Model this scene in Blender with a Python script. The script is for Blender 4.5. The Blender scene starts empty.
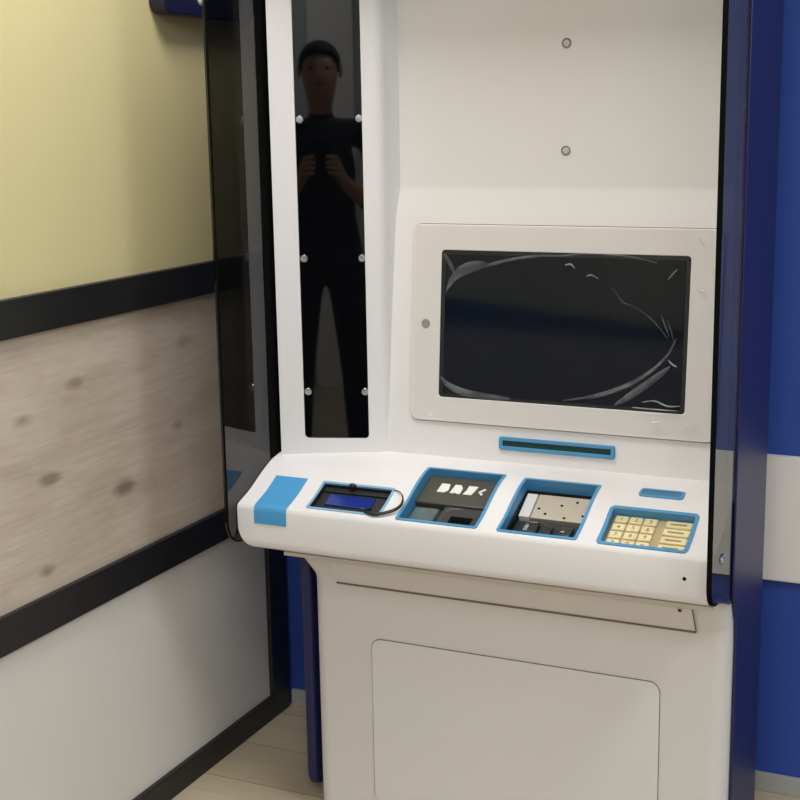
import bpy, bmesh, math, random
from mathutils import Vector, Matrix
random.seed(4)
scene = bpy.context.scene
COL = scene.collection
PI = math.pi

# ------------------------------------------------------------------ camera
CAM_H = 1.5
cam_d = bpy.data.cameras.new('camera')
cam = bpy.data.objects.new('camera', cam_d)
COL.objects.link(cam)
a, b, c = -0.435658464, 0.202938977, 0.0177441797       # yaw, pitch down, roll
fw = Vector((math.sin(a)*math.cos(b), math.cos(a)*math.cos(b), -math.sin(b)))
rt = Vector((math.cos(a), -math.sin(a), 0))
dn = fw.cross(rt)
r2 = rt*math.cos(c) + dn*math.sin(c)
d2 = -rt*math.sin(c) + dn*math.cos(c)
m3 = Matrix((r2, -d2, -fw)).transposed()
cam.matrix_world = Matrix.Translation((0, 0, CAM_H)) @ m3.to_4x4()
cam_d.sensor_width = 36
cam_d.lens = 1383.91/800*36
cam_d.clip_start = 0.05
scene.camera = cam

# ------------------------------------------------------------------ materials
def srgb(r, g, b_):
    def f(v):
        v /= 255.0
        return v/12.92 if v <= 0.04045 else ((v+0.055)/1.055)**2.4
    return (f(r), f(g), f(b_), 1)

def mat(name, col, rough=0.5, metal=0.0, ior=1.5, var=0.0, vscale=6, bump=0.0, bscale=300, coat=0.0, spec=0.5):
    m = bpy.data.materials.new(name)
    m.use_nodes = True
    nt = m.node_tree
    p = nt.nodes['Principled BSDF']
    p.inputs['Base Color'].default_value = col
    p.inputs['Roughness'].default_value = rough
    p.inputs['Metallic'].default_value = metal
    p.inputs['IOR'].default_value = ior
    p.inputs['Coat Weight'].default_value = coat
    p.inputs['Specular IOR Level'].default_value = spec
    tc = nt.nodes.new('ShaderNodeTexCoord')
    if var > 0:
        n = nt.nodes.new('ShaderNodeTexNoise')
        n.inputs['Scale'].default_value = vscale
        n.inputs['Detail'].default_value = 4
        nt.links.new(tc.outputs['Object'], n.inputs['Vector'])
        mx = nt.nodes.new('ShaderNodeMix')
        mx.data_type = 'RGBA'
        mx.inputs['A'].default_value = tuple(v*(1-var) for v in col[:3]) + (1,)
        mx.inputs['B'].default_value = tuple(min(1, v*(1+var)) for v in col[:3]) + (1,)
        nt.links.new(n.outputs['Fac'], mx.inputs['Factor'])
        nt.links.new(mx.outputs['Result'], p.inputs['Base Color'])
    if bump > 0:
        n2 = nt.nodes.new('ShaderNodeTexNoise')
        n2.inputs['Scale'].default_value = bscale
        nt.links.new(tc.outputs['Object'], n2.inputs['Vector'])
        bp = nt.nodes.new('ShaderNodeBump')
        bp.inputs['Strength'].default_value = bump
        bp.inputs['Distance'].default_value = 0.002
        nt.links.new(n2.outputs['Fac'], bp.inputs['Height'])
        nt.links.new(bp.outputs['Normal'], p.inputs['Normal'])
    return m

def emis(name, col, s):
    m = bpy.data.materials.new(name); m.use_nodes = True
    nt = m.node_tree; nt.nodes.clear()
    o = nt.nodes.new('ShaderNodeOutputMaterial'); e = nt.nodes.new('ShaderNodeEmission')
    e.inputs['Color'].default_value = col; e.inputs['Strength'].default_value = s
    nt.links.new(e.outputs[0], o.inputs[0])
    return m

def thin_glass(name, tint, rough=0.02, ior=1.5, bump=0.0, bscale=20, gcol=(1, 1, 1, 1)):
    """sheet of tinted glass / clear film: fresnel reflection over a tinted see-through"""
    m = bpy.data.materials.new(name); m.use_nodes = True
    nt = m.node_tree; nt.nodes.clear()
    o = nt.nodes.new('ShaderNodeOutputMaterial')
    t = nt.nodes.new('ShaderNodeBsdfTransparent'); t.inputs['Color'].default_value = tint
    g = nt.nodes.new('ShaderNodeBsdfGlossy'); g.inputs['Roughness'].default_value = rough
    g.inputs['Color'].default_value = gcol
    f = nt.nodes.new('ShaderNodeFresnel')
    # same index seen from either face of the thin sheet
    ge = nt.nodes.new('ShaderNodeNewGeometry'); mi = nt.nodes.new('ShaderNodeMapRange')
    mi.inputs['To Min'].default_value = ior; mi.inputs['To Max'].default_value = 1/ior
    nt.links.new(ge.outputs['Backfacing'], mi.inputs['Value']); nt.links.new(mi.outputs[0], f.inputs['IOR'])
    mx = nt.nodes.new('ShaderNodeMixShader')
    nt.links.new(f.outputs[0], mx.inputs[0]); nt.links.new(t.outputs[0], mx.inputs[1]); nt.links.new(g.outputs[0], mx.inputs[2])
    nt.links.new(mx.outputs[0], o.inputs[0])
    if bump > 0:
        tc = nt.nodes.new('ShaderNodeTexCoord')
        n2 = nt.nodes.new('ShaderNodeTexNoise'); n2.inputs['Scale'].default_value = bscale
        n2.inputs['Detail'].default_value = 3; n2.inputs['Distortion'].default_value = 1.2
        nt.links.new(tc.outputs['Object'], n2.inputs['Vector'])
        bp = nt.nodes.new('ShaderNodeBump'); bp.inputs['Strength'].default_value = bump; bp.inputs['Distance'].default_value = 0.01
        nt.links.new(n2.outputs['Fac'], bp.inputs['Height'])
        nt.links.new(bp.outputs['Normal'], g.inputs['Normal']); nt.links.new(bp.outputs['Normal'], f.inputs['Normal'])
    return m

WHITE = mat('white_plastic', srgb(224, 220, 219), 0.42, var=0.012, vscale=3, bump=0.05, bscale=900)
BEZEL = mat('bezel_plastic', srgb(224, 217, 213), 0.4, var=0.03, vscale=14)
SEAM = mat('seam_shadow_gap', srgb(120, 110, 102), 0.8)
BLUE_TRIM = mat('sky_blue_plastic', srgb(74, 142, 186), 0.4, var=0.03)
STICKER = mat('sky_blue_vinyl', srgb(70, 148, 198), 0.45, var=0.02)
NAVY = mat('navy_lacquer', srgb(28, 29, 84), 0.40, var=0.04, vscale=2)
SMOKED = thin_glass('smoked_acrylic', (0.35, 0.35, 0.34, 1), 0.015, 1.5)
BLACK_GLOSS = mat('black_gloss_glass', (0.0015, 0.0018, 0.0025, 1), 0.025, ior=1.5)
SCREEN = mat('dark_screen_glass', (0.004, 0.007, 0.015, 1), 0.06, ior=1.5, spec=0.34)
BLACK = mat('black_plastic', (0.012, 0.012, 0.013, 1), 0.45, var=0.1)
BLACK_M = mat('black_frame_paint', (0.013, 0.013, 0.013, 1), 0.42, var=0.15, vscale=10)
STEEL = mat('bright_steel', srgb(205, 205, 205), 0.25, metal=1.0)
GREY_DOT = mat('grey_plastic', srgb(150, 143, 136), 0.5)
DARK_OLIVE = mat('olive_grey_plastic', srgb(66, 65, 55), 0.5, var=0.06, vscale=30)
DARK_GREY = mat('dark_grey_plastic', srgb(48, 48, 46), 0.4, var=0.06, vscale=30)
ICON = mat('white_print', srgb(225, 225, 215), 0.6)
BLUE_GLASS = mat('deep_blue_lens', srgb(27, 46, 128), 0.15, coat=0.3)
GREEN_DARK = mat('dark_green_slot', srgb(16, 58, 52), 0.35)
TEAL_PAD = mat('clouded_sensor_pad', srgb(84, 98, 98), 0.25, var=0.35, vscale=40)
PLATE_METAL = mat('beige_metal_plate', srgb(178, 168, 152), 0.45, metal=0.35, var=0.05, vscale=60)
PALE_METAL = mat('pale_bracket', srgb(206, 203, 198), 0.4)
KEY_METAL = mat('brushed_key_metal', srgb(232, 216, 168), 0.38, metal=0.3, var=0.08, vscale=60)
KEYBED = mat('keypad_bed_metal', srgb(190, 172, 130), 0.45, metal=0.4)
MARK = mat('engraved_mark', srgb(146, 126, 90), 0.7)
HOLE = mat('dark_hole', (0.004, 0.004, 0.004, 1), 0.9, spec=0.05)
YELLOW = mat('pale_yellow_paint', srgb(213, 200, 150), 0.7, var=0.02, vscale=1.5, bump=0.1, bscale=250)
WPANEL = mat('white_laminate', srgb(222, 218, 212), 0.45, var=0.02, vscale=2)
WALLBLUE = mat('royal_blue_paint', srgb(45, 77, 160), 0.5, var=0.04, vscale=2, bump=0.15, bscale=200)
RAILWHITE = mat('white_bumper_board', srgb(246, 238, 228), 0.45, var=0.015)
GREYTRIM = mat('grey_skirting', srgb(176, 172, 164), 0.5, var=0.03)
WALLGREY = mat('light_grey_paint', srgb(198, 198, 196), 0.7, var=0.02)
CEIL = mat('ceiling_white', srgb(228, 226, 220), 0.8, var=0.02)
NAVY_SIGN = mat('navy_sign_paint', srgb(26, 26, 56), 0.35, var=0.05)
LAMP = emis('lamp_diffuser', (1.0, 0.95, 0.87, 1), 5.0)

def film_materials():
    clear = bpy.data.materials.new('clear_protective_film'); clear.use_nodes = True
    nt = clear.node_tree; nt.nodes.clear()
    o = nt.nodes.new('ShaderNodeOutputMaterial'); t = nt.nodes.new('ShaderNodeBsdfTransparent')
    t.inputs['Color'].default_value = (.955, .96, .965, 1)
    nt.links.new(t.outputs[0], o.inputs[0])
    m = bpy.data.materials.new('painted_crease_sheen'); m.use_nodes = True  # whitish diffuse colour paints the light that film folds catch
    nt = m.node_tree; nt.nodes.clear()
    o = nt.nodes.new('ShaderNodeOutputMaterial')
    t = nt.nodes.new('ShaderNodeBsdfTransparent')
    d = nt.nodes.new('ShaderNodeBsdfDiffuse'); d.inputs['Color'].default_value = (0.75, 0.76, 0.78, 1)
    tc = nt.nodes.new('ShaderNodeTexCoord')
    n = nt.nodes.new('ShaderNodeTexNoise'); n.inputs['Scale'].default_value = 22; n.inputs['Detail'].default_value = 3
    nt.links.new(tc.outputs['Object'], n.inputs['Vector'])
    mr = nt.nodes.new('ShaderNodeMapRange')
    mr.inputs['From Min'].default_value = 0.3; mr.inputs['From Max'].default_value = 0.7
    mr.inputs['To Min'].default_value = 0.04; mr.inputs['To Max'].default_value = 0.19
    nt.links.new(n.outputs['Fac'], mr.inputs['Value'])
    mx = nt.nodes.new('ShaderNodeMixShader')
    nt.links.new(mr.outputs[0], mx.inputs[0])
    nt.links.new(t.outputs[0], mx.inputs[1]); nt.links.new(d.outputs[0], mx.inputs[2]); nt.links.new(mx.outputs[0], o.inputs[0])
    return clear, m
FILM, CREASE = film_materials()
GLINT = CREASE.copy(); GLINT.name = 'painted_fold_glint'  # stronger white, painted glints on the small folds
for n_ in GLINT.node_tree.nodes:
    if n_.type == 'MAP_RANGE': n_.inputs['To Min'].default_value = .12; n_.inputs['To Max'].default_value = .5
    if n_.type == 'BSDF_DIFFUSE': n_.inputs['Color'].default_value = (.9, .9, .9, 1)

def wood_panel_mat():
    m = bpy.data.materials.new('whitewashed_oak'); m.use_nodes = True
    nt = m.node_tree; L = nt.links.new
    p = nt.nodes['Principled BSDF']; p.inputs['Roughness'].default_value = 0.55
    tc = nt.nodes.new('ShaderNodeTexCoord')
    mp = nt.nodes.new('ShaderNodeMapping'); mp.inputs['Scale'].default_value = (1, 1.6, 6)
    L(tc.outputs['Object'], mp.inputs['Vector'])
    n = nt.nodes.new('ShaderNodeTexNoise'); n.inputs['Scale'].default_value = 2.4; n.inputs['Detail'].default_value = 7
    n.inputs['Roughness'].default_value = 0.62; n.inputs['Distortion'].default_value = 0.3
    L(mp.outputs[0], n.inputs['Vector'])
    cr = nt.nodes.new('ShaderNodeValToRGB')
    e = cr.color_ramp.elements
    e[0].position = 0.25; e[0].color = srgb(182, 164, 146)
    e[1].position = 0.75; e[1].color = srgb(210, 196, 180)
    k = cr.color_ramp.elements.new(0.48); k.color = srgb(198, 182, 164)
    L(n.outputs['Fac'], cr.inputs[0])
    mp2 = nt.nodes.new('ShaderNodeMapping'); mp2.inputs['Scale'].default_value = (1, 5, 70)
    L(tc.outputs['Object'], mp2.inputs['Vector'])
    n2 = nt.nodes.new('ShaderNodeTexNoise'); n2.inputs['Scale'].default_value = 2; n2.inputs['Detail'].default_value = 4
    L(mp2.outputs[0], n2.inputs['Vector'])
    mx = nt.nodes.new('ShaderNodeMix'); mx.data_type = 'RGBA'; mx.blend_type = 'MULTIPLY'
    mr = nt.nodes.new('ShaderNodeMapRange'); mr.inputs['From Min'].default_value = 0.3; mr.inputs['From Max'].default_value = 0.7
    mr.inputs['To Min'].default_value = 0.9; mr.inputs['To Max'].default_value = 1.05
    L(n2.outputs['Fac'], mr.inputs['Value'])
    mx.inputs['Factor'].default_value = 1.0
    L(cr.outputs[0], mx.inputs['A']); L(mr.outputs[0], mx.inputs['B'])
    last = mx.outputs['Result']
    # knots of the board, (y, z, size)
    for (ky, kz, ks, st) in [(1.99, .955, .030, .55), (2.06, .825, .026, .6), (2.29, .75, .026, .75), (2.146, 1.0, .020, .45), (2.495, .838, .022, .5),
                         (2.03, .645, .022, .6), (2.535, 1.02, .03, .3), (1.5, .8, .03, .6), (1.2, .95, .03, .6), (.7, .7, .03, .6), (.2, 1.0, .03, .6)]:
        sx = nt.nodes.new('ShaderNodeVectorMath'); sx.operation = 'SUBTRACT'; sx.inputs[1].default_value = (0, ky, kz)
        L(tc.outputs['Object'], sx.inputs[0])
        sc = nt.nodes.new('ShaderNodeVectorMath'); sc.operation = 'MULTIPLY'; sc.inputs[1].default_value = (0, 0.62, 1.3)
        L(sx.outputs[0], sc.inputs[0])
        wob = nt.nodes.new('ShaderNodeVectorMath'); wob.operation = 'LENGTH'
        L(sc.outputs[0], wob.inputs[0])
        ad = nt.nodes.new('ShaderNodeMath'); ad.operation = 'MULTIPLY_ADD'
        L(n.outputs['Fac'], ad.inputs[0]); ad.inputs[1].default_value = 0.06; L(wob.outputs['Value'], ad.inputs[2])
        m2 = nt.nodes.new('ShaderNodeMapRange'); m2.inputs['From Min'].default_value = 0.028 + ks; m2.inputs['From Max'].default_value = 0.026 + ks*0.3
        m2.inputs['To Min'].default_value = 0; m2.inputs['To Max'].default_value = st
        L(ad.outputs[0], m2.inputs['Value'])
        mk = nt.nodes.new('ShaderNodeMix'); mk.data_type = 'RGBA'
        L(m2.outputs[0], mk.inputs['Factor']); L(last, mk.inputs['A']); mk.inputs['B'].default_value = srgb(112, 92, 76)
        last = mk.outputs['Result']
    L(last, p.inputs['Base Color'])
    return m
WOOD = wood_panel_mat()

def floor_mat():
    m = bpy.data.materials.new('wood_look_vinyl'); m.use_nodes = True
    nt = m.node_tree; L = nt.links.new
    p = nt.nodes['Principled BSDF']; p.inputs['Roughness'].default_value = 0.42
    tc = nt.nodes.new('ShaderNodeTexCoord')
    br = nt.nodes.new('ShaderNodeTexBrick')
    br.inputs['Scale'].default_value = 1.0; br.inputs['Brick Width'].default_value = 1.2; br.inputs['Row Height'].default_value = 0.18
    br.inputs['Mortar Size'].default_value = 0.0015
    br.inputs['Color1'].default_value = srgb(200, 184, 154); br.inputs['Color2'].default_value = srgb(188, 171, 142); br.inputs['Mortar'].default_value = srgb(140, 118, 88)
    L(tc.outputs['Object'], br.inputs['Vector'])
    mp = nt.nodes.new('ShaderNodeMapping'); mp.inputs['Scale'].default_value = (2, 18, 1)
    L(tc.outputs['Object'], mp.inputs['Vector'])
    n = nt.nodes.new('ShaderNodeTexNoise'); n.inputs['Scale'].default_value = 2.0; n.inputs['Detail'].default_value = 6
    L(mp.outputs[0], n.inputs['Vector'])
    mr = nt.nodes.new('ShaderNodeMapRange'); mr.inputs['To Min'].default_value = 0.8; mr.inputs['To Max'].default_value = 1.15
    L(n.outputs['Fac'], mr.inputs['Value'])
    mx = nt.nodes.new('ShaderNodeMix'); mx.data_type = 'RGBA'; mx.blend_type = 'MULTIPLY'; mx.inputs['Factor'].default_value = 1
    L(br.outputs['Color'], mx.inputs['A']); L(mr.outputs[0], mx.inputs['B'])
    L(mx.outputs['Result'], p.inputs['Base Color'])
    return m
FLOOR = floor_mat()

# ------------------------------------------------------------------ mesh helpers
def link(name, me, m, parent=None, label=None, smooth=True, angle=35):
    o = bpy.data.objects.new(name, me)
    COL.objects.link(o)
    if m is not None:
        ms = m if isinstance(m, (list, tuple)) else [m]
        idx = [p.material_index for p in me.polygons]
        me.materials.clear()
        for x in ms: me.materials.append(x)
        if len(ms) > 1: me.polygons.foreach_set('material_index', idx)
    if smooth:
        me.polygons.foreach_set('use_smooth', [True]*len(me.polygons))
        me.set_sharp_from_angle(angle=math.radians(angle))
    if parent is not None: o.parent = parent
    if label: o['label'] = label
    return o

def bm_me(bm, name='m', recalc=True):
    if recalc: bmesh.ops.recalc_face_normals(bm, faces=bm.faces)
    me = bpy.data.meshes.new(name); bm.to_mesh(me); bm.free()
    return me

def bev(o, w=0.002, seg=2, angle=40):
    md = o.modifiers.new('bevel', 'BEVEL'); md.width = w; md.segments = seg
    md.limit_method = 'ANGLE'; md.angle_limit = math.radians(angle)
    return o

def add_box(bm, lo, hi, M=None):
    vs = [bm.verts.new((x, y, z)) for x in (lo[0], hi[0]) for y in (lo[1], hi[1]) for z in (lo[2], hi[2])]
    for f in ((0, 1, 3, 2), (4, 6, 7, 5), (0, 4, 5, 1), (2, 3, 7, 6), (0, 2, 6, 4), (1, 5, 7, 3)):
        bm.faces.new([vs[i] for i in f])
    if M is not None:
        for v in vs: v.co = M @ v.co
    return vs

def box(name, lo, hi, m, parent=None, bevel=0.0, label=None, M=None):
    bm = bmesh.new(); add_box(bm, lo, hi, M)
    o = link(name, bm_me(bm), m, parent, label)
    if bevel: bev(o, bevel)
    return o

def prism(pts, axis, lo, hi):
    """closed polygon (2-D) extruded along an axis. axis X: pts are (y,z); axis Z: pts are (x,y)"""
    bm = bmesh.new()
    def P(p, t):
        return (t, p[0], p[1]) if axis == 'X' else (p[0], p[1], t)
    A = [bm.verts.new(P(p, lo)) for p in pts]; B = [bm.verts.new(P(p, hi)) for p in pts]
    n = len(pts)
    for i in range(n):
        bm.faces.new((A[i], A[(i+1) % n], B[(i+1) % n], B[i]))
    bm.faces.new(A); bm.faces.new(B)
    return bm

def rrect(x0, x1, y0, y1, r, n=6, side=1):
    """rounded rectangle, counter-clockwise; 'side' splits the straight edges; r may be 4 radii (bl, br, tr, tl)"""
    rs = r if isinstance(r, (tuple, list)) else (r,)*4
    cs = [(x0, y0, 1, 1, PI), (x1, y0, -1, 1, 1.5*PI), (x1, y1, -1, -1, 0), (x0, y1, 1, -1, .5*PI)]
    arcs = []
    for (cx, cy, sx, sy, a0), q in zip(cs, rs):
        q = max(q, 1e-5)
        arcs.append([(cx+sx*q+q*math.cos(a0+.5*PI*k/n), cy+sy*q+q*math.sin(a0+.5*PI*k/n)) for k in range(n+1)])
    out = []
    for i in range(4):
        out += arcs[i]
        p, q = arcs[i][-1], arcs[(i+1) % 4][0]
        for k in range(1, side): out.append((p[0]+(q[0]-p[0])*k/side, p[1]+(q[1]-p[1])*k/side))
    return out

def plate(name, loops, thick, m, parent=None, bevel=0.0, M=None, label=None):
    """flat plate from 2-D loops (first = outline, others = holes), thickness centred on its plane"""
    cu = bpy.data.curves.new(name, 'CURVE'); cu.dimensions = '2D'; cu.fill_mode = 'BOTH'
    cu.extrude = max(thick/2 - bevel, 0); cu.bevel_depth = bevel; cu.offset = -bevel; cu.bevel_resolution = 2
    for lp in loops:
        s = cu.splines.new('POLY'); s.points.add(len(lp)-1)
        for p, q in zip(s.points, lp): p.co = (q[0], q[1], 0, 1)
        s.use_cyclic_u = True
    o = bpy.data.objects.new('tmp', cu)
    me = bpy.data.meshes.new_from_object(o)
    bpy.data.objects.remove(o); bpy.data.curves.remove(cu)
    if M is not None: me.transform(M)
    me.name = name
    return link(name, me, m, parent, label)

def tube(bm, pts, rad, seg=8, cap=True):
    rads = rad if isinstance(rad, (list, tuple)) else [rad]*len(pts)
    pts = [Vector(p) for p in pts]; rings = []
    up = Vector((0.3, 0.2, 0.93)); prev = None
    for i, p in enumerate(pts):
        t = (pts[min(i+1, len(pts)-1)] - pts[max(i-1, 0)]).normalized()
        u = prev if prev is not None else up
        u = (u - t*u.dot(t)).normalized(); prev = u
        w = t.cross(u)
        rings.append([bm.verts.new(p + (u*math.cos(2*PI*k/seg) + w*math.sin(2*PI*k/seg))*rads[i]) for k in range(seg)])
    for A, B in zip(rings, rings[1:]):
        for k in range(seg): bm.faces.new((A[k], A[(k+1) % seg], B[(k+1) % seg], B[k]))
    if cap: bm.faces.new(rings[0]); bm.faces.new(rings[-1])

def lathe(name, prof, M, m, parent=None, seg=20, label=None):
    bm = bmesh.new(); rings = []
    for (r, z) in prof:
        rings.append([bm.verts.new(M @ Vector((r*math.cos(2*PI*k/seg), r*math.sin(2*PI*k/seg), z))) for k in range(seg)])
    for A, B in zip(rings, rings[1:]):
        for k in range(seg): bm.faces.new((A[k], A[(k+1) % seg], B[(k+1) % seg], B[k]))
    bm.faces.new(rings[0]); bm.faces.new(rings[-1])
    return link(name, bm_me(bm), m, parent, label)

def boolean_cut(me, cutters):
    o = bpy.data.objects.new('tmp_a', me); COL.objects.link(o)
    tmp = []
    for cme in cutters:
        q = bpy.data.objects.new('tmp_c', cme); COL.objects.link(q); tmp.append(q)
        md = o.modifiers.new('cut', 'BOOLEAN'); md.operation = 'DIFFERENCE'; md.solver = 'EXACT'; md.object = q
    bpy.context.view_layer.update()
    dg = bpy.context.evaluated_depsgraph_get()
    out = bpy.data.meshes.new_from_object(o.evaluated_get(dg))
    for q in tmp + [o]: bpy.data.objects.remove(q)
    return out

def frame_M(origin, ex, ey):
    ex = Vector(ex).normalized(); ey = Vector(ey); ey = (ey - ex*ey.dot(ex)).normalized(); ez = ex.cross(ey)
    return Matrix.Translation(origin) @ Matrix((ex, ey, ez)).transposed().to_4x4()

def thing(name, label, cat, loc=(0, 0, 0), group=None):
    o = bpy.data.objects.new(name, None); COL.objects.link(o)
    o.location = loc; o.empty_display_size = 0.1
    o['label'] = label; o['category'] = cat
    if group: o['group'] = group
    return o
def tag(o, label, cat, group=None):
    o['label'] = label; o['category'] = cat
    if group: o['group'] = group
    return o
def struct(o, label=None):
    o['kind'] = 'structure'
    if label: o['label'] = label
    return o

# ------------------------------------------------------------------ the room
X0, X1, Y0, Y1, H = -1.71, 2.6, -2.3, 2.944, 2.75
def slab(name, lo, hi, m): return struct(box(name, lo, hi, m))
slab('floor', (X0-.1, Y0-.1, -.05), (X1+.1, Y1+.1, 0), FLOOR)
slab('ceiling', (X0-.1, Y0-.1, H), (X1+.1, Y1+.1, H+.05), CEIL)
slab('wall_back', (X0-.1, Y1, 0), (X1+.1, Y1+.1, H), WALLBLUE)
slab('wall_right', (X1, Y0, 0), (X1+.1, Y1, H), WALLGREY)
slab('wall_front', (X0-.1, Y0-.1, 0), (X1+.1, Y0, H), WALLGREY)
wl = slab('wall_left', (X0-.1, Y0, 0), (X0, Y1, H), YELLOW)
# cladding of the left wall: whitewashed oak over white laminate, divided by black rails
struct(box('trim_1', (X0, Y0, .598), (X0+.006, Y1-.02, 1.118), WOOD))
struct(box('trim_2', (X0, Y0, .055), (X0+.006, Y1-.02, .536), WPANEL))
for i, (z0, z1) in enumerate(((1.113, 1.185), (.530, .603), (0.0, .060))):
    struct(box('trim_%d' % (3+i), (X0, Y0, z0), (X0+.018, Y1-.02, z1), BLACK_M, bevel=0.002))
struct(box('trim_6', (X0, 2.845, .06), (X0+.018, Y1-.02, .53), BLACK_M, bevel=0.002))
# white board along the blue back wall, and its grey skirting
struct(box('trim_7', (-1.2, Y1-.016, .497), (X1, Y1, .776), RAILWHITE, bevel=0.003))
struct(box('baseboard_back', (X0+.018, Y1-.012, 0), (X1, Y1, .043), GREYTRIM, bevel=0.002))
struct(box('trim_8', (-.56, Y0, 0), (-.31, Y0+.06, H), RAILWHITE, bevel=0.003))

# ceiling lights
def ceiling_light(x, y, label):
    t = thing('ceiling_light', label, 'ceiling light', (x, y, H), 'square ceiling lights')
    bm = bmesh.new()
    for lo, hi in (((-.3, -.3, -.03), (.3, -.27, 0)), ((-.3, .27, -.03), (.3, .3, 0)), ((-.3, -.27, -.03), (-.27, .27, 0)), ((.27, -.27, -.03), (.3, .27, 0))):
        add_box(bm, lo, hi)
    link('frame', bm_me(bm), PALE_METAL, t)
    box('diffuser', (-.27, -.27, -.02), (.27, .27, -.008), LAMP, t)
    return t
LIGHTS = [(-1.2, 1.95, 'square ceiling light directly above the kiosk front'), (-.25, .15, 'square ceiling light above the photographer'), (.9, 1.5, 'square ceiling light near the right wall, kiosk side'),
          (-.75, -1.5, 'added square fill light behind the photographer, panelled wall side'), (1.2, -1.2, 'added square fill light in the far right corner behind the photographer')]  # the two behind the photographer are unseen, added for fill
for x, y, l in LIGHTS:
    ceiling_light(x, y, l)
def area(x, y, z, sx, sy, e, col=(.91, .96, 1.0), rot=(0, 0, 0)):
    ld = bpy.data.lights.new('lamp', 'AREA'); ld.shape = 'RECTANGLE'; ld.size = sx; ld.size_y = sy; ld.energy = e; ld.color = col
    o = bpy.data.objects.new('lamp', ld); COL.objects.link(o); o.location = (x, y, z); o.rotation_euler = rot
    return o
EN = [18.5, 17, 25, 22, 19]
LC = [(1, .985, .965)] + [(.79, .89, 1.0)]*4
for (x, y, l), e, lc in zip(LIGHTS, EN, LC):
    area(x, y, H-.035, .54, .54, e, lc)

# navy plate high on the yellow wall, seen also through the smoked wing
sg = thing('wall_sign', 'navy rounded plate at the top of the yellow wall with a white stud', 'sign', (X0, 2.64, 1.71))
MX = frame_M((0, 0, 0), (0, 1, 0), (0, 0, 1))
plate('panel', [rrect(-.165, .2, .004, .32, .028)], .04, NAVY_SIGN, sg, .004, Matrix.Translation((.0205, 0, 0)) @ MX)
lathe('stud', [(.0001, .009), (.008, .008), (.011, .004), (.012, 0)], Matrix.Translation((.0405, -.026, .038)) @ MX, PALE_METAL, sg, label='white round stud')

# ------------------------------------------------------------------ the kiosk
K = thing('self_service_kiosk', 'white self-service kiosk with dark screen, sloped control counter and smoked side wings', 'kiosk', (0, 0, 0))
KL, KR = -1.4415, -0.482           # ends of the counter
WL = -1.4500                       # inner face of the left wing

# counter surface profile (y -> z)
PR = [(2.300, .7245), (2.318, .732), (2.345, .7405), (2.373, .751), (2.415, .772), (2.455, .789), (2.488, .797), (2.525, .8015), (2.565, .805), (2.62, .812)]
def S(y):
    pts = PR
    y = max(pts[0][0], min(pts[-1][0], y))
    for i in range(len(pts)-1):
        if y <= pts[i+1][0] + 1e-9: break
    def sl(k):
        if k == 0: return (pts[1][1]-pts[0][1])/(pts[1][0]-pts[0][0])
        if k == len(pts)-1: return (pts[k][1]-pts[k-1][1])/(pts[k][0]-pts[k-1][0])
        return (pts[k+1][1]-pts[k-1][1])/(pts[k+1][0]-pts[k-1][0])
    h = pts[i+1][0]-pts[i][0]; t = (y-pts[i][0])/h
    return ((2*t**3-3*t*t+1)*pts[i][1] + (t**3-2*t*t+t)*h*sl(i) + (-2*t**3+3*t*t)*pts[i+1][1] + (t**3-t*t)*h*sl(i+1))
def SN(y):
    d = (S(y+.002)-S(y-.002))/.004
    return Vector((0, -d, 1)).normalized()
def SP(x, y, h): return Vector((x, y, S(y))) + SN(y)*h

NOSE = 2.320
prof = [(y, S(y)) for y in [2.70]+[2.62-.0123*k for k in range(24)] if y >= 2.326]
prof[0] = (2.70, .812)
prof += [(2.3225, .7325), (2.3195, .7285), (2.318, .722), (2.3185, .66), (2.3195, .6525), (2.322, .6465), (2.327, .643), (2.336, .6395), (2.43, .612), (2.47, .609), (2.70, .609)]
counter_bm = prism(prof, 'X', KL-.007, KR)

# recesses in the counter: x0, x1, y0, y1, ring width, depth, corner radius
REC = {'scanner': (-1.298, -1.135, 2.331, 2.413, .005, .030, .004),
       'card': (-1.100, -.930, 2.327, 2.495, .006, .055, .006),
       'cash': (-.891, -.734, 2.327, 2.489, .006, .055, .006),
       'keypad': (-.698, -.530, 2.325, 2.428, .007, .028, .010)}
def loop_bm(loop, top, bot):
    bm = bmesh.new()
    A = [bm.verts.new(SP(x, y, top)) for x, y in loop]; B = [bm.verts.new(SP(x, y, -bot)) for x, y in loop]
    n = len(loop)
    for i in range(n): bm.faces.new((A[i], A[(i+1) % n], B[(i+1) % n], B[i]))
    # triangulated caps across the curved surface
    bmesh.ops.triangulate(bm, faces=[bm.faces.new(A), bm.faces.new(B)])
    return bm
def box_cut(x0, x1, y0, y1, depth):
    # straight-sided pocket normal to the local slope
    ym = (y0+y1)/2
    bm = bmesh.new()
    t = Vector((0, y1-y0, S(y1)-S(y0))).normalized(); n = Vector((1, 0, 0)).cross(t)
    vs = []
    for h in (.03, -depth):
        for x, y in ((x0, y0), (x1, y0), (x1, y1), (x0, y1)):
            vs.append(bm.verts.new(Vector((x, y, S(y))) + n*h))
    for f in ((0, 1, 2, 3), (7, 6, 5, 4), (0, 4, 5, 1), (1, 5, 6, 2), (2, 6, 7, 3), (3, 7, 4, 0)): bm.faces.new([vs[i] for i in f])
    return bm
cuts = []
for k, (x0, x1, y0, y1, w, d, r) in REC.items():
    g = w*.45
    cuts.append(bm_me(box_cut(x0+g, x1-g, y0+g, y1-g, d)))
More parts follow.
